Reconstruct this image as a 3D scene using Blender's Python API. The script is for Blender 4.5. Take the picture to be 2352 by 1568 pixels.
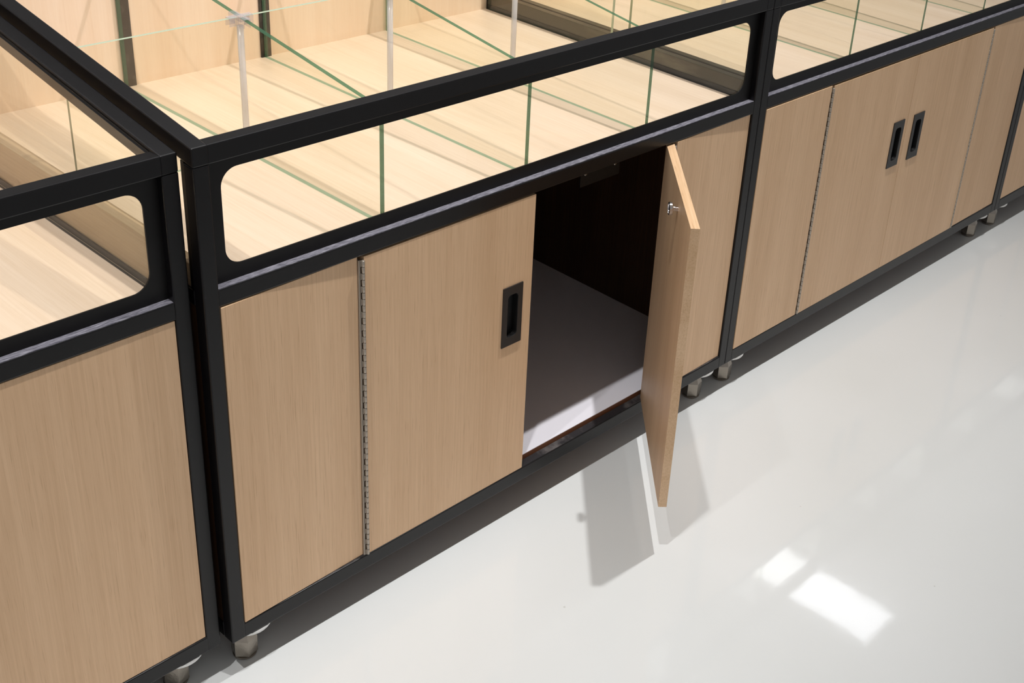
import bpy, bmesh, math, random
from mathutils import Matrix, Vector

for o in list(bpy.data.objects):
    bpy.data.objects.remove(o, do_unlink=True)
scene = bpy.context.scene
COL = scene.collection

# ------------------------------------------------------------------ camera
cd = bpy.data.cameras.new('camera')
cam = bpy.data.objects.new('camera', cd); COL.objects.link(cam)
cd.sensor_fit = 'HORIZONTAL'; cd.sensor_width = 36.0
cd.lens = 44.8666; cd.shift_x = -0.081373; cd.shift_y = -0.055572
cd.clip_start = 0.02; cd.clip_end = 100
RIGHT = (0.67689317, -0.73269075, 0.07056846)
UP = (0.30479269, 0.36625876, 0.87917913)
FWD = (0.67001273, 0.5736016, -0.47123683)
M = Matrix.Identity(4)
for i in range(3):
    M[i][0] = RIGHT[i]; M[i][1] = UP[i]; M[i][2] = -FWD[i]
M[0][3], M[1][3], M[2][3] = -0.74901, -1.29668, 1.47987
cam.matrix_world = M
scene.camera = cam

# ------------------------------------------------------------------ world, exposure
world = bpy.data.worlds.new('world'); scene.world = world
world.use_nodes = True
world.node_tree.nodes['Background'].inputs[0].default_value = (0.97, 0.97, 1.0, 1)
world.node_tree.nodes['Background'].inputs[1].default_value = 0.41
vs = scene.view_settings
vs.view_transform = 'Standard'; vs.look = 'None'; vs.gamma = 1.0; vs.use_curve_mapping = False
vs.exposure = 0.0
scene.cycles.transparent_max_bounces = 32

# lamps of the shop: a row of small spots over the aisle edge, long panels behind the counters, plus one added fill panel
CEIL = 3.0
SPOTS = [(-0.85, -0.28, 125), (0.12, -0.30, 112), (1.27, -0.28, 190), (2.45, -0.28, 36), (3.6, -0.28, 22)]
SPOT_COL = (1.0, 0.99, 0.978)
PANELS = [(-0.75, 0.72, 13.0), (1.2, 0.72, 4.0), (3.9, 0.72, 6.0), (6.6, 0.72, 0.8), (-1.4, -3.0, 3.0)]  # last entry: unseen panel added to lift the light on the left fronts
PANEL_COL = (0.93, 0.95, 1.0)

# ------------------------------------------------------------------ helpers
def link(name, me, mat=None, parent=None):
    o = bpy.data.objects.new(name, me); COL.objects.link(o)
    if mat is not None:
        for m in (mat if isinstance(mat, (list, tuple)) else [mat]):
            me.materials.append(m)
    if parent is not None:
        o.parent = parent
    return o

def obj(name, bm, mat=None, parent=None, smooth=False):
    bmesh.ops.recalc_face_normals(bm, faces=bm.faces[:])
    me = bpy.data.meshes.new(name); bm.to_mesh(me); bm.free()
    if smooth:
        for p in me.polygons: p.use_smooth = True
    return link(name, me, mat, parent)

def thing(name, label, cat, loc=(0, 0, 0), group=None):
    o = bpy.data.objects.new(name, None); COL.objects.link(o)
    o.location = loc; o['label'] = label; o['category'] = cat
    o.empty_display_size = 0.05
    if group: o['group'] = group
    return o

def hexa(bm, pts, bevel=0.0, seg=2):
    v = [bm.verts.new(p) for p in pts]
    fs = [bm.faces.new([v[i] for i in f]) for f in
          ((0, 3, 2, 1), (4, 5, 6, 7), (0, 1, 5, 4), (1, 2, 6, 5), (2, 3, 7, 6), (3, 0, 4, 7))]
    if bevel:
        es = list({e for f in fs for e in f.edges})
        bmesh.ops.bevel(bm, geom=es, offset=bevel, segments=seg, affect='EDGES', profile=0.5)
    return fs

def box(bm, x0, x1, y0, y1, z0, z1, bevel=0.0, seg=2, dy=0.0, sl=0.0, sl0=None):
    """box; dy = extra y at the x1 end; sl = rise per metre of y (top), sl0 the same for the underside"""
    if sl0 is None: sl0 = sl
    P = lambda x, y, z: (x, y + (dy if x == x1 else 0.0), z)
    return hexa(bm, [P(x0, y0, z0 + sl0 * y0), P(x1, y0, z0 + sl0 * y0), P(x1, y1, z0 + sl0 * y1), P(x0, y1, z0 + sl0 * y1),
                     P(x0, y0, z1 + sl * y0), P(x1, y0, z1 + sl * y0), P(x1, y1, z1 + sl * y1), P(x0, y1, z1 + sl * y1)], bevel, seg)

def bar(name, parent, mat, *a, **k):
    bm = bmesh.new(); box(bm, *a, **k)
    return obj(name, bm, mat, parent)

def lathe(bm, prof, n=24, c=(0, 0, 0), rot=0.0):
    rings = []
    for r, z in prof:
        rings.append([bm.verts.new((c[0] + r * math.cos(rot + 2 * math.pi * i / n), c[1] + r * math.sin(rot + 2 * math.pi * i / n), c[2] + z)) for i in range(n)])
    for a, b in zip(rings, rings[1:]):
        for i in range(n):
            bm.faces.new((a[i], a[(i + 1) % n], b[(i + 1) % n], b[i]))
    bm.faces.new(rings[0][::-1]); bm.faces.new(rings[-1])

def rrect(x0, x1, z0, z1, r, n=8):
    pts = []
    for cx, cz, a0 in ((x1 - r, z1 - r, 0), (x0 + r, z1 - r, 90), (x0 + r, z0 + r, 180), (x1 - r, z0 + r, 270)):
        for i in range(n + 1):
            a = math.radians(a0 + 90 * i / n)
            pts.append((cx + r * math.cos(a), cz + r * math.sin(a)))
    return pts

def plate_with_hole(bm, outer, inner, y0, y1):
    """flat plate in the XZ plane from y0 to y1 with a hole; outer and inner are (x, z) loops"""
    es = []
    for loop in (outer, inner):
        v = [bm.verts.new((x, y0, z)) for x, z in loop]
        es += [bm.edges.new((v[i], v[(i + 1) % len(v)])) for i in range(len(v))]
    r = bmesh.ops.triangle_fill(bm, use_beauty=True, use_dissolve=False, edges=es)
    fs = [g for g in r['geom'] if isinstance(g, bmesh.types.BMFace)]
    e = bmesh.ops.extrude_face_region(bm, geom=fs)
    bmesh.ops.translate(bm, vec=(0, y1 - y0, 0), verts=[g for g in e['geom'] if isinstance(g, bmesh.types.BMVert)])

# ------------------------------------------------------------------ materials
def new_mat(name):
    m = bpy.data.materials.new(name); m.use_nodes = True
    nt = m.node_tree; nt.nodes.clear()
    out = nt.nodes.new('ShaderNodeOutputMaterial')
    return m, nt, out

def N(nt, t, **k):
    n = nt.nodes.new('ShaderNode' + t)
    for a, b in k.items():
        if a.startswith('i_'):
            key = a[2:]; key = int(key) if key.isdigit() else key.replace('_', ' ')
            n.inputs[key].default_value = b
        else: setattr(n, a, b)
    return n

def srgb(r, g, b):
    f = lambda c: (c / 255 / 12.92) if c / 255 <= 0.04045 else ((c / 255 + 0.055) / 1.055) ** 2.4
    return (f(r), f(g), f(b), 1)

def ramp(nt, stops):
    r = N(nt, 'ValToRGB'); cr = r.color_ramp
    while len(cr.elements) < len(stops): cr.elements.new(0.5)
    for e, (p, c) in zip(cr.elements, stops):
        e.position = p; e.color = c
    return r

def wood(name, light, dark, pore, axis='Z', rough=0.42, pores=0.4, bands=0.5):
    m, nt, out = new_mat(name)
    tc = N(nt, 'TexCoord'); oi = N(nt, 'ObjectInfo')
    add = N(nt, 'VectorMath', operation='MULTIPLY_ADD')
    comb = N(nt, 'CombineXYZ')
    for i in range(3): nt.links.new(oi.outputs['Random'], comb.inputs[i])
    nt.links.new(comb.outputs[0], add.inputs[0]); add.inputs[1].default_value = (7.3, 5.1, 3.7)
    nt.links.new(tc.outputs['Object'], add.inputs[2])
    def mp(across, along):
        n = N(nt, 'Mapping')
        s = {'X': (along, across, across), 'Y': (across, along, across), 'Z': (across, across, along)}[axis]
        n.inputs['Scale'].default_value = s
        nt.links.new(add.outputs[0], n.inputs['Vector']); return n
    def noise(across, along, detail, rgh=0.55, dist=0.0):
        n = N(nt, 'TexNoise'); n.inputs['Scale'].default_value = 1.0
        n.inputs['Detail'].default_value = detail; n.inputs['Roughness'].default_value = rgh
        n.inputs['Distortion'].default_value = dist
        nt.links.new(mp(across, along).outputs[0], n.inputs['Vector']); return n
    broad = noise(16, 0.8, 3, 0.5, 0.3)
    fine = noise(260, 5.0, 4, 0.6)
    pore_n = noise(620, 18, 2, 0.5)
    mixv = N(nt, 'MixRGB', blend_type='MIX'); mixv.inputs[0].default_value = bands
    nt.links.new(fine.outputs[0], mixv.inputs[1]); nt.links.new(broad.outputs[0], mixv.inputs[2])
    r = ramp(nt, [(0.33, dark), (0.66, light)])
    nt.links.new(mixv.outputs[0], r.inputs[0])
    pr = ramp(nt, [(0.60, (0, 0, 0, 1)), (0.72, (1, 1, 1, 1))])
    nt.links.new(pore_n.outputs[0], pr.inputs[0])
    pm = N(nt, 'MixRGB', blend_type='MIX'); pf = N(nt, 'Math', operation='MULTIPLY'); pf.inputs[1].default_value = pores
    nt.links.new(pr.outputs[0], pf.inputs[0]); nt.links.new(pf.outputs[0], pm.inputs[0])
    nt.links.new(r.outputs[0], pm.inputs[1]); pm.inputs[2].default_value = pore
    b = N(nt, 'BsdfPrincipled'); b.inputs['Roughness'].default_value = rough
    b.inputs['Specular IOR Level'].default_value = 0.35
    nt.links.new(pm.outputs[0], b.inputs['Base Color'])
    bump = N(nt, 'Bump'); bump.inputs['Strength'].default_value = 0.06; bump.inputs['Distance'].default_value = 0.002
    nt.links.new(fine.outputs[0], bump.inputs['Height']); nt.links.new(bump.outputs[0], b.inputs['Normal'])
    nt.links.new(b.outputs[0], out.inputs[0])
    return m

OAK = wood('oak_laminate', srgb(233, 196, 158), srgb(214, 175, 136), srgb(184, 142, 103))
OAK_EDGE = wood('oak_edge_band', srgb(230, 196, 160), srgb(206, 168, 128), srgb(168, 126, 86), axis='X', pores=0.5)
BIRCH = wood('birch_deck', srgb(226, 205, 185), srgb(212, 187, 162), srgb(196, 169, 142), axis='Y', rough=0.35, pores=0.2, bands=0.55)
BACKWOOD = wood('birch_back', srgb(250, 226, 202), srgb(241, 211, 182), srgb(224, 190, 158), axis='Z', rough=0.4, pores=0.2, bands=0.7)
WALNUT = wood('dark_walnut', srgb(78, 52, 34), srgb(52, 33, 20), srgb(36, 22, 14), rough=0.45)
TAUPE = wood('taupe_side_board', srgb(178, 152, 122), srgb(158, 132, 102), srgb(136, 110, 82), axis='Y', rough=0.35, pores=0.3)

def plain(name, col, rough=0.5, metal=0.0, spec=0.5, bump=0.0, bscale=300.0, coat=0.0):
    m, nt, out = new_mat(name)
    b = N(nt, 'BsdfPrincipled')
    b.inputs['Base Color'].default_value = col; b.inputs['Roughness'].default_value = rough
    b.inputs['Metallic'].default_value = metal; b.inputs['Specular IOR Level'].default_value = spec
    b.inputs['Coat Weight'].default_value = coat
    if bump:
        tc = N(nt, 'TexCoord'); n = N(nt, 'TexNoise'); n.inputs['Scale'].default_value = bscale; n.inputs['Detail'].default_value = 3
        bp = N(nt, 'Bump'); bp.inputs['Strength'].default_value = bump; bp.inputs['Distance'].default_value = 0.001
        nt.links.new(tc.outputs['Object'], n.inputs['Vector']); nt.links.new(n.outputs[0], bp.inputs['Height'])
        nt.links.new(bp.outputs[0], b.inputs['Normal'])
    nt.links.new(b.outputs[0], out.inputs[0])
    return m

def dusty(name, base, dust, lo, hi, scale, rough=0.5, stretch=(1, 1, 1), amount=1.0, spec=0.5):
    """black paint with an irregular film of dust"""
    m, nt, out = new_mat(name)
    tc = N(nt, 'TexCoord'); mp = N(nt, 'Mapping'); mp.inputs['Scale'].default_value = stretch
    n = N(nt, 'TexNoise'); n.inputs['Scale'].default_value = scale; n.inputs['Detail'].default_value = 8; n.inputs['Roughness'].default_value = 0.7
    nt.links.new(tc.outputs['Object'], mp.inputs[0]); nt.links.new(mp.outputs[0], n.inputs['Vector'])
    r = ramp(nt, [(lo, (0, 0, 0, 1)), (hi, (1, 1, 1, 1))]); nt.links.new(n.outputs[0], r.inputs[0])
    f = N(nt, 'Math', operation='MULTIPLY'); f.inputs[1].default_value = amount
    nt.links.new(r.outputs[0], f.inputs[0])
    mx = N(nt, 'MixRGB'); mx.inputs[1].default_value = base; mx.inputs[2].default_value = dust
    nt.links.new(f.outputs[0], mx.inputs[0])
    b = N(nt, 'BsdfPrincipled'); b.inputs['Roughness'].default_value = rough; b.inputs['Specular IOR Level'].default_value = spec
    nt.links.new(mx.outputs[0], b.inputs['Base Color']); nt.links.new(b.outputs[0], out.inputs[0])
    return m

BLACK = dusty('black_powder_coat', srgb(11, 9, 11), srgb(70, 66, 74), 0.6, 0.9, 90, rough=0.33, amount=0.4, spec=0.34)
BLACK_PLATE = plain('black_window_plate', srgb(12, 10, 10), rough=0.5, spec=0.3)
LEDGE = dusty('dusty_ledge', srgb(62, 60, 72), srgb(172, 170, 180), 0.40, 0.70, 60, rough=0.55, stretch=(1, 14, 1))
RAIL_SIDE = dusty('smudged_side_rail', srgb(58, 53, 44), srgb(128, 120, 104), 0.5, 0.85, 14, rough=0.3, stretch=(1, 0.25, 1))
BOTTOM_LEDGE = dusty('dusty_bottom_ledge', srgb(34, 31, 34), srgb(128, 122, 120), 0.48, 0.72, 9, rough=0.55)
UPRIGHT = dusty('brown_black_upright', srgb(38, 33, 30), srgb(96, 88, 78), 0.5, 0.9, 60, rough=0.4)
NICKEL = plain('nickel_hinge', srgb(170, 160, 148), rough=0.32, metal=0.65)
CHROME = plain('chrome', srgb(220, 215, 215), rough=0.1, metal=1.0)
FOOT = plain('worn_steel_foot', srgb(150, 142, 132), rough=0.3, metal=0.9, bump=0.5, bscale=120)
ZINC = plain('zinc_plate', srgb(225, 224, 222), rough=0.4, metal=0.35)
WHITEBOARD = plain('white_melamine', srgb(234, 232, 240), rough=0.32, bump=0.05, bscale=60)
BROWN_EDGE = plain('brown_board_edge', srgb(112, 70, 44), rough=0.5)
HANDLE = plain('black_pull', srgb(38, 36, 36), rough=0.38)
POCKET = plain('black_pocket', srgb(14, 13, 13), rough=0.5)
LAMP_BODY = plain('white_lamp_body', srgb(235, 235, 235), rough=0.4)
CEIL_MAT = plain('ceiling_paint', srgb(225, 222, 216), rough=0.9)

def glass_mat(name, tint, ior=1.45, rough=0.0):
    m, nt, out = new_mat(name)
    tr = N(nt, 'BsdfTransparent'); tr.inputs[0].default_value = tint
    gl = N(nt, 'BsdfGlossy'); gl.inputs['Roughness'].default_value = rough
    fr = N(nt, 'Fresnel'); fr.inputs[0].default_value = ior
    mx = N(nt, 'MixShader')
    ge = N(nt, 'NewGeometry'); inv = N(nt, 'Math', operation='SUBTRACT'); inv.inputs[0].default_value = 1.0
    mu = N(nt, 'Math', operation='MULTIPLY')          # a pane reflects at its outer face; the inner face only lets light out
    nt.links.new(ge.outputs['Backfacing'], inv.inputs[1]); nt.links.new(inv.outputs[0], mu.inputs[0]); nt.links.new(fr.outputs[0], mu.inputs[1])
    nt.links.new(mu.outputs[0], mx.inputs[0]); nt.links.new(tr.outputs[0], mx.inputs[1]); nt.links.new(gl.outputs[0], mx.inputs[2])
    nt.links.new(mx.outputs[0], out.inputs[0])
    return m
GLASS = glass_mat('divider_glass', (0.99, 0.99, 0.962, 1))
CLEAR = glass_mat('window_glass', (0.99, 0.99, 0.97, 1))
def edge_mat():
    m, nt, out = new_mat('green_glass_edge')
    b = N(nt, 'BsdfPrincipled'); b.inputs['Base Color'].default_value = srgb(66, 100, 76)
    b.inputs['Roughness'].default_value = 0.15
    tr = N(nt, 'BsdfTransparent'); tr.inputs[0].default_value = (0.35, 0.58, 0.42, 1)
    mx = N(nt, 'MixShader'); mx.inputs[0].default_value = 0.35
    nt.links.new(b.outputs[0], mx.inputs[1]); nt.links.new(tr.outputs[0], mx.inputs[2]); nt.links.new(mx.outputs[0], out.inputs[0])
    return m
EDGE = edge_mat()
EDGE_PALE = plain('pale_glass_edge', srgb(176, 186, 160), rough=0.2)
EDGE_LOW = glass_mat('pale_teal_lower_edge', (0.60, 0.76, 0.72, 1))
def plastic(name='clear_plastic', mix=0.3):
    m, nt, out = new_mat(name)
    tr = N(nt, 'BsdfTransparent'); tr.inputs[0].default_value = (0.93, 0.92, 0.93, 1)
    b = N(nt, 'BsdfPrincipled'); b.inputs['Base Color'].default_value = (0.80, 0.785, 0.80, 1); b.inputs['Roughness'].default_value = 0.12
    mx = N(nt, 'MixShader'); mx.inputs[0].default_value = mix
    nt.links.new(b.outputs[0], mx.inputs[2]); nt.links.new(tr.outputs[0], mx.inputs[1]); nt.links.new(mx.outputs[0], out.inputs[0])
    return m
PLASTIC = plastic(mix=0.16)
MILKY = plastic('milky_plastic', 0.5)
def emit(name, col, s):
    m, nt, out = new_mat(name)
    e = N(nt, 'Emission'); e.inputs[0].default_value = (*col, 1); e.inputs[1].default_value = s
    nt.links.new(e.outputs[0], out.inputs[0]); return m

def floor_mat():
    m, nt, out = new_mat('cream_epoxy_floor')
    tc = N(nt, 'TexCoord')
    b = N(nt, 'BsdfPrincipled')
    n1 = N(nt, 'TexNoise'); n1.inputs['Scale'].default_value = 1.6; n1.inputs['Detail'].default_value = 3
    nt.links.new(tc.outputs['Object'], n1.inputs['Vector'])
    r = ramp(nt, [(0.3, srgb(217, 219, 218)), (0.7, srgb(222, 224, 224))])
    nt.links.new(n1.outputs[0], r.inputs[0])
    # sparse specks of dirt
    v = N(nt, 'TexVoronoi'); v.inputs['Scale'].default_value = 9.0; v.inputs['Randomness'].default_value = 1.0
    nt.links.new(tc.outputs['Object'], v.inputs['Vector'])
    vr = ramp(nt, [(0.012, (1, 1, 1, 1)), (0.022, (0, 0, 0, 1))]); nt.links.new(v.outputs['Distance'], vr.inputs[0])
    vm = N(nt, 'MixRGB'); vf = N(nt, 'Math', operation='MULTIPLY'); vf.inputs[1].default_value = 0.35
    nt.links.new(vr.outputs[0], vf.inputs[0]); nt.links.new(vf.outputs[0], vm.inputs[0])
    nt.links.new(r.outputs[0], vm.inputs[1]); vm.inputs[2].default_value = srgb(150, 144, 134)
    nt.links.new(vm.outputs[0], b.inputs['Base Color'])
    b.inputs['Roughness'].default_value = 0.045; b.inputs['IOR'].default_value = 1.5
    n2 = N(nt, 'TexNoise'); n2.inputs['Scale'].default_value = 14; n2.inputs['Detail'].default_value = 2
    mp = N(nt, 'Mapping'); mp.inputs['Rotation'].default_value = (0, 0, 0.5); mp.inputs['Scale'].default_value = (1, 22, 1)
    nt.links.new(tc.outputs['Object'], mp.inputs[0])
    n3 = N(nt, 'TexNoise'); n3.inputs['Scale'].default_value = 9; n3.inputs['Detail'].default_value = 6
    nt.links.new(tc.outputs['Object'], n2.inputs['Vector']); nt.links.new(mp.outputs[0], n3.inputs['Vector'])
    bp = N(nt, 'Bump'); bp.inputs['Strength'].default_value = 0.03; bp.inputs['Distance'].default_value = 0.004
    bp2 = N(nt, 'Bump'); bp2.inputs['Strength'].default_value = 0.02; bp2.inputs['Distance'].default_value = 0.0006
    nt.links.new(n2.outputs[0], bp.inputs['Height']); nt.links.new(n3.outputs[0], bp2.inputs['Height'])
    nt.links.new(bp.outputs[0], bp2.inputs['Normal']); nt.links.new(bp2.outputs[0], b.inputs['Normal'])
    nt.links.new(b.outputs[0], out.inputs[0])
    return m

# ------------------------------------------------------------------ the setting
bm = bmesh.new(); box(bm, -6, 11, -6, 7, -0.1, 0.0)
o = obj('floor', bm, floor_mat()); o['kind'] = 'structure'
bm = bmesh.new(); box(bm, -6, 11, -6, 7, CEIL + 0.06, CEIL + 0.16)
o = obj('ceiling', bm, CEIL_MAT); o['kind'] = 'structure'

# ------------------------------------------------------------------ cabinets
T = 0.0229            # tube width of the frame
ZT, ZTB = 0.865, 0.839          # front top rail
ZMT, ZMB = 0.6641, 0.6384       # mid rail
ZPB, ZB = 0.0951, 0.0673        # bottom rail
ZD = 0.661                      # deck
SL = 0.1354                     # rise of the side rails towards the back
YB = 0.745                      # face of the back panel
BV = 0.0020

def knuckle_mesh():
    bm = bmesh.new()
    lathe(bm, [(0.0021, 0.0003), (0.0026, 0.0008), (0.0026, 0.0097), (0.0021, 0.0102)], 12)
    bmesh.ops.recalc_face_normals(bm, faces=bm.faces[:])
    me = bpy.data.meshes.new('knuckle'); bm.to_mesh(me); bm.free()
    for p in me.polygons: p.use_smooth = len(p.vertices) == 4
    me.materials.append(NICKEL)
    return me
KN = knuckle_mesh(); KP = 0.0105

def hinge(parent, x, z0, z1, side, singles):
    """piano hinge; x = edge of the fixed panel, side = +1 when the door lies at larger x"""
    bm = bmesh.new()
    n = int((z1 - z0) / KP)
    xk = x + side * 0.0067
    a, b = sorted((x + side * 0.0002, x + side * 0.0036))
    box(bm, a, b, 0.0015, 0.0145, z0, z0 + n * KP)
    for k in range(0, n, 2):       # tongues that reach from the leaf to every second knuckle
        a, b = sorted((x + side * 0.003, xk))
        box(bm, a, b, -0.0003, 0.0012, z0 + k * KP + 0.0006, z0 + (k + 1) * KP - 0.0006)
    if not singles:
        for k in range(n):
            lathe(bm, [(0.0026, 0.0005), (0.0026, 0.01)], 10, (xk, -0.0008, z0 + k * KP))
    h = obj('hinge', bm, NICKEL, parent); h['label'] = 'nickel piano hinge'
    if singles:
        for k in range(n):
            o = bpy.data.objects.new('knuckle', KN); COL.objects.link(o)
            o.parent = h; o.location = (xk, -0.0008, z0 + k * KP)
    return h

def door_mesh(w, z0, z1, th, hx0, hx1, hz0, hz1):
    """door slab, x 0..w, front at y 0, with a cut-out for the flush pull"""
    bm = bmesh.new()
    plate_with_hole(bm, [(0, z0), (w, z0), (w, z1), (0, z1)], [(hx0, hz0), (hx1, hz0), (hx1, hz1), (hx0, hz1)], 0, th)
    return bm

def pull_mesh(x0, x1, z0, z1):
    """flush pull: a raised plate with a rounded slot and a cup behind it"""
    bm = bmesh.new()
    mx, mz = (x1 - x0) * 0.235, (z1 - z0) * 0.14
    outer = [(x0, z0), (x1, z0), (x1, z1), (x0, z1)]
    inner = rrect(x0 + mx, x1 - mx, z0 + mz, z1 - mz, 0.0075, 6)
    plate_with_hole(bm, outer, inner, -0.0022, 0.0006)
    for f in bm.faces: f.material_index = 0
    n0 = len(bm.faces)
    a = [bm.verts.new((x, 0.0, z)) for x, z in inner]
    b = [bm.verts.new((x, 0.0112, z)) for x, z in inner]
    fs = [bm.faces.new((a[i], a[(i + 1) % len(a)], b[(i + 1) % len(a)], b[i])) for i in range(len(a))]
    fs.append(bm.faces.new(b))
    for f in fs: f.material_index = 1
    me = bpy.data.meshes.new('pull_handle'); bm.to_mesh(me); bm.free()
    return me

def foot(parent, x, y, zb):
    bm = bmesh.new()
    lathe(bm, [(0.0165, 0.0), (0.0185, 0.0025), (0.0185, 0.005)], 28, (x, y, 0))
    lathe(bm, [(0.0185, 0.004), (0.0205, 0.008), (0.0205, 0.036), (0.0150, 0.050)], 6, (x, y, 0), rot=0.25)
    lathe(bm, [(0.0065, 0.048), (0.0065, zb - 0.003)], 14, (x, y, 0))
    f = obj('foot', bm, FOOT, parent); f['label'] = 'steel screw foot'
    bm = bmesh.new()
    lathe(bm, [(0.036, zb - 0.0050), (0.037, zb - 0.0035), (0.037, zb - 0.0003)], 36, (x + 0.008, y - 0.0005, 0))
    p = obj('foot_plate', bm, ZINC, f); p['label'] = 'bright zinc plate'

def pane(parent, name, pts_face, normal, th, edge=None, clear=(0,)):
    """glass pane: pts_face = 4 corners on one face, thickness th along normal; edges get the green edge material"""
    bm = bmesh.new()
    nrm = Vector(normal) * th
    a = [bm.verts.new(p) for p in pts_face]; b = [bm.verts.new(Vector(p) + nrm) for p in pts_face]
    f0 = bm.faces.new(a); f1 = bm.faces.new(b[::-1]); f0.material_index = f1.material_index = 0
    for i in range(4):
        f = bm.faces.new((a[i], b[i], b[(i + 1) % 4], a[(i + 1) % 4])); f.material_index = (2 if i == 0 else 0) if i in clear else 1
    return obj(name, bm, [GLASS, edge or EDGE, EDGE_LOW if edge in (None, EDGE_PALE) else edge], parent)

def cabinet(x0, W, y0, label, dz=0.0, panels=(0.2474, 0.9616), split=0.6043, openang=(0, 0), lean=((0, 0), (0, 0)), door_y=(0.0, 0.0),
            pulls=(), singles=True, side_l=RAIL_SIDE, side_r=RAIL_SIDE, feet=(), uprights=(), hl=0.035, hr=0.035):
    c = thing('display_cabinet', label, 'cabinet', (x0, y0, 0), 'oak and black display cabinets in one row')
    zt, ztb, zmt, zmb, zpb, zb, zd = (z + dz for z in (ZT, ZTB, ZMT, ZMB, ZPB, ZB, ZD))
    D = YB + 0.016 + T            # full depth
    # frame ---------------------------------------------------------------
    zback = zt + SL * D
    for px in (0.0, W - T):
        bm = bmesh.new(); box(bm, px, px + T, 0, T, zb, zt - 0.0258, BV); obj('post', bm, BLACK, c)
        bm = bmesh.new(); box(bm, px, px + T, D - T, D, zb, zback - 0.003, BV); obj('post', bm, BLACK, c)
        bm = bmesh.new(); box(bm, px, px + T, 0.0, D - T * 0.2, zt - 0.026, zt, BV, sl=SL); obj('side_top_rail', bm, BLACK, c)
        bar('side_bottom_rail', c, BLACK, px, px + T, T, D - T, zb, zpb, BV)
        bar('side_mid_rail', c, BLACK, px, px + T, T, D - T, zmb, zd, BV)
    bar('top_rail', c, BLACK, T - 0.002, W - T + 0.002, 0, T, ztb, zt, BV)
    bar('top_rail', c, BLACK, T, W - T, D - T, D, zback - 0.03, zback - 0.004, BV)
    bar('mid_rail', c, BLACK, T - 0.002, W - T + 0.002, 0, T, zmb, zmt, BV)
    bar('bottom_rail', c, BLACK, T - 0.002, W - T + 0.002, 0, T, zb, zpb, BV)
    bar('bottom_rail', c, BLACK, T, W - T, D - T, D, zb, zpb, BV)
    o = bar('ledge', c, LEDGE, T + 0.0002, W - T - 0.0002, 0.0012, 0.0128, zmt - 0.0005, zmt + 0.0006); o['label'] = 'dusty ledge of the mid rail'
    o = bar('bottom_ledge', c, BOTTOM_LEDGE, T + 0.0002, W - T - 0.0002, 0.0014, 0.0168, zpb - 0.0005, zpb + 0.0005); o['label'] = 'dusty upper side of the bottom rail'
    # window --------------------------------------------------------------
    bm = bmesh.new()
    plate_with_hole(bm, [(T, zmt), (W - T, zmt), (W - T, ztb), (T, ztb)],
                    rrect(T + 0.0215, W - T - 0.0215, zmt + 0.0212, ztb - 0.0175, 0.025, 10), 0.013, 0.0155)
    o = obj('front_plate', bm, BLACK_PLATE, c); o['label'] = 'black plate with a rounded window cut-out'
    bm = bmesh.new(); box(bm, T + 0.002, W - T - 0.002, 0.0162, 0.0202, zmt + 0.001, zt - 0.001)
    obj('front_glass', bm, CLEAR, c)
    # deck, sides, back, interior -------------------------------------------
    bar('deck', c, BIRCH, T * 0.3, W - T * 0.3, 0.0235, YB, zd - 0.012, zd, 0.0006)
    for px, sm, s in ((0.0, side_l, 1), (W, side_r, -1)):
        a, b = sorted((px + s * 0.003, px + s * (T - 0.0035)))
        o = bar('side_board', c, sm, a, b, T + 0.0075, YB + 0.006, zd + 0.0002, zd + (hl if s > 0 else hr), 0.001)
        a, b = sorted((px + s * (T - 0.003), px + s * (T - 0.0005)))
        o = bar('gasket', c, BLACK, a, b, T + 0.006, YB, zd + 0.0003, zd + 0.0095)
        a, b = sorted((px + s * 0.0015, px + s * (T - 0.0002)))
        bar('glass_bead', c, BLACK, a, b, T, T + 0.0075, zd + 0.0003, zt - 0.024)
        x = px + s * (T + 0.0002)
        pts = [(x, T + 0.001, zd + 0.0005), (x, YB - 0.0045, zd + 0.0005), (x, YB - 0.0045, zt - 0.006 + SL * YB), (x, T + 0.001, zt - 0.006 + SL * T)]
        o = pane(c, 'side_glass', pts, (s * 1, 0, 0), 0.004, edge=BLACK_PLATE)
        a, b = sorted((px + s * 0.002, px + s * (T - 0.0002)))
        bar('side_panel', c, WALNUT, a, b, T, D - T, zpb, zmb)
    cuts = [T - 0.001] + [u for u in uprights] + [W - T + 0.001]
    for i in range(len(cuts) - 1):
        bar('back_panel', c, BACKWOOD, cuts[i] + (0.011 if i else 0), cuts[i + 1] - (0.011 if i < len(cuts) - 2 else 0), YB, YB + 0.012, zd - 0.01, zback - 0.03)
    for u in uprights:
        o = bar('back_upright', c, UPRIGHT, u - 0.011, u + 0.011, YB - 0.004, YB + 0.012, zd - 0.01, zback - 0.03, 0.001); o['label'] = 'dark upright between back boards'
    bar('lower_back_panel', c, WALNUT, T, W - T, D - T - 0.012, D - T, zpb, zd - 0.012)
    o = bar('interior_floor', c, WHITEBOARD, T + 0.0005, W - T - 0.0005, 0.0175, D - T - 0.012, zpb + 0.0103, zpb + 0.0113); o['label'] = 'white cabinet floor'
    bar('base_board', c, BROWN_EDGE, T + 0.0005, W - T - 0.0005, 0.0172, D - T - 0.012, zpb - 0.006, zpb + 0.0103)
    # front panels ----------------------------------------------------------
    pl, pr = panels
    for (a, b), (ya, yb) in zip(((T + 0.0006, pl), (pr, W - T - 0.0006)), lean):
        bm = bmesh.new(); box(bm, a, b, ya, ya + 0.015, zpb + 0.0012, zmb - 0.0012, 0.0004, 1, dy=yb - ya)
        obj('front_panel', bm, OAK, c)
    zd0, zd1 = zpb - 0.0042 + 0.0015, zmb - 0.0025
    hinge(c, pl, zpb + 0.001, zmb - 0.001, 1, singles)
    hinge(c, pr, zpb + 0.001, zmb - 0.001, -1, singles)
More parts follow.
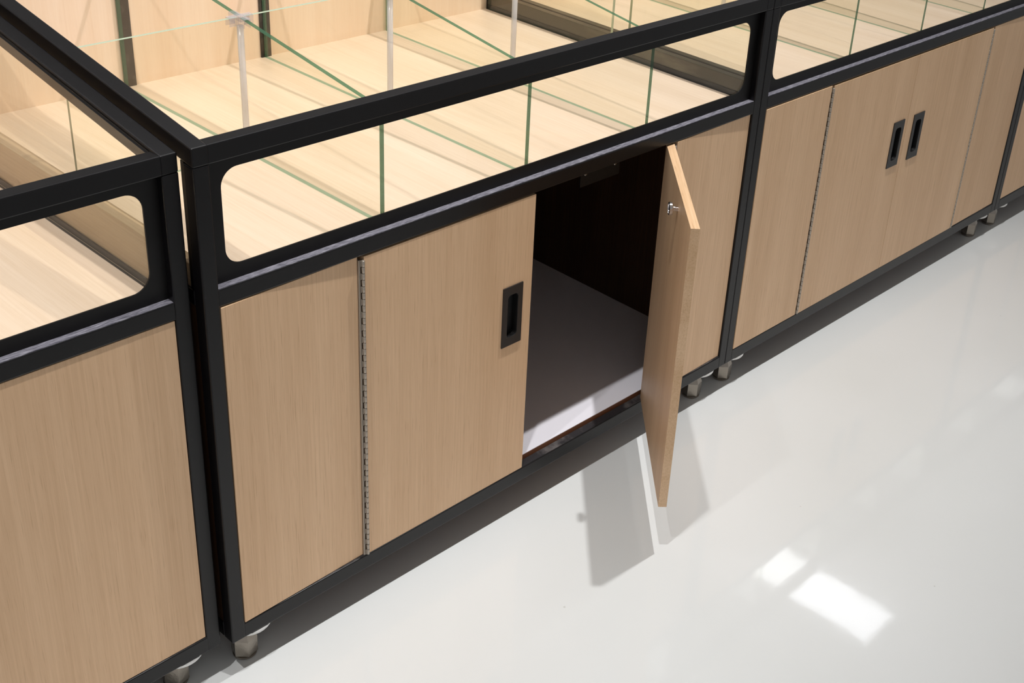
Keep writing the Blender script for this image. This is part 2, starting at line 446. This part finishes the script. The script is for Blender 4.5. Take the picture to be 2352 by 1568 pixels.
    # doors ---------------------------------------------------------------
    for k in (0, 1):
        xa, xb = ((pl + 0.0095, split - 0.0006), (split + 0.0006, pr - 0.0095))[k]
        w = xb - xa
        hx = pulls[k]
        pivot = xa if k == 0 else xb
        # local door frame: x measured from the hinge edge
        if k == 0: l0, l1 = hx[0] - xa, hx[1] - xa
        else: l0, l1 = hx[0] - xb, hx[1] - xb
        z0, z1 = zpb + 0.0005, zmb - 0.003
        bm = bmesh.new()
        cl = (l1 - l0) * 0.18; cz = (hx[3] - hx[2]) * 0.1
        ox = (0, w) if k == 0 else (-w, 0)
        plate_with_hole(bm, [(ox[0], z0), (ox[1], z0), (ox[1], z1), (ox[0], z1)],
                        [(l0 + cl, hx[2] + cz), (l1 - cl, hx[2] + cz), (l1 - cl, hx[3] - cz), (l0 + cl, hx[3] - cz)], 0, 0.0125)
        # back skin closes the cut-out
        bx = box(bm, ox[0], ox[1], 0.0125, 0.0148, z0, z1)
        d = obj('door', bm, [OAK, OAK_EDGE], c)
        me = d.data
        for p in me.polygons:      # banded edges all round
            if abs(p.normal.y) < 0.5 and (abs(p.center.x - ox[0]) < 1e-4 or abs(p.center.x - ox[1]) < 1e-4 or abs(p.center.z - z1) < 1e-4 or abs(p.center.z - z0) < 1e-4):
                p.material_index = 1
        d.location = (pivot, door_y[k], 0)
        d.rotation_euler = (0, 0, openang[k])
        h = link('pull_handle', pull_mesh(l0, l1, hx[2], hx[3]), [HANDLE, POCKET], d)
        h['label'] = 'black flush pull'
        if openang[k]:
            d['label'] = 'oak door standing open'
            bm = bmesh.new()
            lathe(bm, [(0.0042, 0), (0.0042, 0.0085), (0.0100, 0.0090), (0.0112, 0.0105), (0.0112, 0.0150), (0.0100, 0.0160), (0.0085, 0.0160), (0.0082, 0.0150), (0.001, 0.0150)], 32)
            bmesh.ops.rotate(bm, cent=(0, 0, 0), matrix=Matrix.Rotation(-math.pi / 2, 3, 'X'), verts=bm.verts[:])
            bmesh.ops.translate(bm, vec=(KNOB[0], 0.0148, KNOB[1]), verts=bm.verts[:])
            kb = obj('catch_knob', bm, CHROME, d, smooth=False); kb['label'] = 'chrome catch disc'
            bm = bmesh.new(); box(bm, 0.733, 0.832, 0.0235, 0.026, zmb - 0.036, zmb + 0.004)
            s = obj('strike_plate', bm, BLACK_PLATE, c); s['label'] = 'black strike plate under the mid rail'
            for sx in (0.745, 0.820):
                bm = bmesh.new(); lathe(bm, [(0.003, 0), (0.002, 0.0012)], 12)
                bmesh.ops.rotate(bm, cent=(0, 0, 0), matrix=Matrix.Rotation(math.pi / 2, 3, 'X'), verts=bm.verts[:])
                bmesh.ops.translate(bm, vec=(sx, 0.0235, zmb - 0.014), verts=bm.verts[:])
                obj('screw', bm, FOOT, s)
    for fx, fy in feet: foot(c, fx, fy, zb)
    return c

KNOB = (-0.205, 0.603)
ang = math.atan2(0.253, 0.243)
B_PULL = [(0.5378, 0.5822, 0.3718, 0.4842), (0.627, 0.6714, 0.3718, 0.4842)]
cabB = cabinet(0.0, 1.209, 0.0, 'display cabinet in the middle with its right oak door standing open', openang=(0, ang),
               lean=((-0.0008, 0.0040), (0.0000, 0.0042)), door_y=(0.0010, 0.0), pulls=B_PULL, uprights=(0.322, 0.606),
               side_l=TAUPE, feet=((0.040, 0.035), (1.148, 0.035), (0.045, 0.72), (1.16, 0.72)))
C_PULL = [(0.5482, 0.5950, 0.3745, 0.4865), (0.6382, 0.6854, 0.3740, 0.4858)]
cabC = cabinet(1.209, 1.229, 0.0, 'display cabinet with both oak doors shut and two black pulls side by side',
               panels=(0.2532, 0.9742), split=0.6107, lean=((-0.0008, -0.0008), (0.0008, 0.0025)), door_y=(-0.0008, -0.0008), pulls=C_PULL,
               uprights=(0.322, 0.612), feet=((0.045, 0.035), (1.170, 0.035), (0.045, 0.72), (1.16, 0.72)))
A_PULL = [(0.4, 0.4444, 0.3718, 0.4842), (0.490, 0.5344, 0.3718, 0.4842)]
cabA = cabinet(-0.0075 - 1.209, 1.209, 0.02, 'display cabinet cut off by the left edge, showing one plain oak panel below its window', dz=-0.0085,
               panels=(0.2474, 0.690), split=0.468, lean=((0.0, 0.0), (0.0015, 0.0015)), pulls=A_PULL, singles=False, side_r=TAUPE, hr=0.071, uprights=(0.322, 0.606),
               feet=((0.060, 0.035), (1.209 - 0.060, 0.035), (0.045, 0.72), (1.16, 0.72)))
cabD = cabinet(2.438, 1.209, 0.0, 'display cabinet at the right edge, only a sliver of its oak panel in view',
               lean=((0.0015, 0.0015), (0.0, 0.0)), pulls=B_PULL, singles=False, uprights=(0.322, 0.606),
               feet=((0.060, 0.035), (1.148, 0.035), (0.045, 0.72), (1.16, 0.72)))

# ------------------------------------------------------------------ glass partitions standing on the decks
def clip_mesh():
    bm = bmesh.new()
    L, w, t, h = 0.021, 0.0052, 0.0013, 0.013
    box(bm, -L, L, -w, w, 0.0, t, 0.0004, 1)
    box(bm, -w, w, -L, L, 0.0, t + 0.0002, 0.0004, 1)
    for s in (-1, 1):
        for q in (-1, 1):
            a, b = sorted((s * w, s * L)); box(bm, a, b, q * w - 0.0006, q * w + 0.0006, -h, 0.0)
            box(bm, q * w - 0.0006, q * w + 0.0006, a, b, -h, 0.0)
    bmesh.ops.recalc_face_normals(bm, faces=bm.faces[:])
    me = bpy.data.meshes.new('corner_clip'); bm.to_mesh(me); bm.free(); me.materials.append(PLASTIC)
    return me
CLIP = clip_mesh()
ZG, SG, YX, TH = 0.8345, 0.1346, 0.367, 0.0078

def partition(x0, W, y0, xs, label, dz=0.0, last=True):
    t = thing('glass_divider_grid', label, 'glass divider', (x0, y0, ZD + dz), 'glass divider grids on the decks')
    z0, zg = 0.0006, ZG - ZD
    for x in xs:
        for ya, yb in ((0.0275, YX - 0.004), (YX + 0.004, YB - 0.0055)):
            pts = [(x - TH / 2, ya, z0), (x - TH / 2, yb, z0), (x - TH / 2, yb, zg + SG * yb), (x - TH / 2, ya, zg + SG * ya)]
            pane(t, 'lengthwise_pane', pts, (1, 0, 0), TH, clear=(0, 1) if ya < 0.1 else (0, 3))
        zc = zg + SG * YX
        bm = bmesh.new()
        s = 0.0042
        lathe(bm, [(0.0052, z0), (0.0052, zc - 0.014)], 16, (x, YX, 0))
        o = obj('joint_strip', bm, MILKY, t, smooth=True); o['label'] = 'milky plastic strip in the joint'
        o = bpy.data.objects.new('corner_clip', CLIP); COL.objects.link(o); o.parent = t
        o.location = (x, YX, zc + 0.0008); o.rotation_euler = (math.atan(SG) * 0.5, 0, 0); o['label'] = 'clear plastic cross clip'
    ends = [T + 0.0045] + list(xs) + ([W - T - 0.0045] if last else [])
    for a, b in zip(ends, ends[1:]):
        xa = a + (0.006 if a in xs else 0); xb = b - (0.006 if b in xs else 0)
        zc = zg + SG * YX
        pts = [(xa, YX - TH / 2, z0), (xb, YX - TH / 2, z0), (xb, YX - TH / 2, zc), (xa, YX - TH / 2, zc)]
        pane(t, 'crosswise_pane', pts, (0, 1, 0), 0.006, edge=EDGE_PALE, clear=(0,) + ((3,) if a in xs else ()) + ((1,) if b in xs else ()))
    return t

partition(0.0, 1.209, 0.0, (0.3122, 0.6043, 0.9004), 'clipped glass dividers on the deck of the cabinet with the open door')
partition(1.209, 1.229, 0.0, (0.349, 0.646, 0.943), 'clipped glass dividers on the deck of the cabinet with two pulls')
partition(-1.2165, 1.209, 0.02, (0.3122, 0.6043, 0.9004), 'clipped glass dividers on the deck of the left-edge cabinet', dz=-0.0085, last=False)
partition(2.438, 1.209, 0.0, (0.3122, 0.6043, 0.9004), 'clipped glass dividers on the deck of the right-edge cabinet')

# ------------------------------------------------------------------ lamps
for i, (x, y, p) in enumerate(SPOTS):
    t = thing('ceiling_spot', 'small round white ceiling spot above the aisle in front of the cabinets', 'lamp', (x, y, CEIL + 0.06), 'row of ceiling spots over the cabinet fronts')
    bm = bmesh.new()
    pr = [(0.055, 0.0), (0.055, -0.012), (0.046, -0.014), (0.040, -0.010), (0.036, -0.002), (0.02, -0.001)]
    lathe(bm, [(r, z) for r, z in pr], 32)
    obj('trim_ring', bm, LAMP_BODY, t, smooth=False)
    bm = bmesh.new(); lathe(bm, [(0.030, -0.0025), (0.030, -0.004)], 24)
    obj('lens', bm, emit('spot_lens', SPOT_COL, 40.0), t)
    ld = bpy.data.lights.new('spot_light', 'SPOT'); ld.energy = p; ld.color = SPOT_COL
    ld.spot_size = math.radians(84); ld.spot_blend = 1.0; ld.shadow_soft_size = 0.022
    lo = bpy.data.objects.new('spot_light', ld); COL.objects.link(lo); lo.parent = t; lo.location = (0, 0, -0.04); lo.rotation_euler = (math.radians(15), 0, 0)   # aimed at the cabinets
for i, (x, y, s) in enumerate(PANELS):
    t = thing('panel_lamp', 'unseen flat fill panel added behind the viewer to brighten the cabinet fronts' if y < 0 else 'long flat ceiling panel lamp behind the cabinets', 'lamp', (x, y, CEIL + 0.06), None if y < 0 else 'row of ceiling panel lamps')
    bm = bmesh.new(); box(bm, -0.015, 0.295, -0.015, 1.215, -0.05, 0.0, 0.003)
    obj('housing', bm, LAMP_BODY, t)
    bm = bmesh.new(); box(bm, 0.0, 0.28, 0.0, 1.2, -0.058, -0.0502)
    obj('diffuser', bm, emit('panel_diffuser', PANEL_COL, s), t)
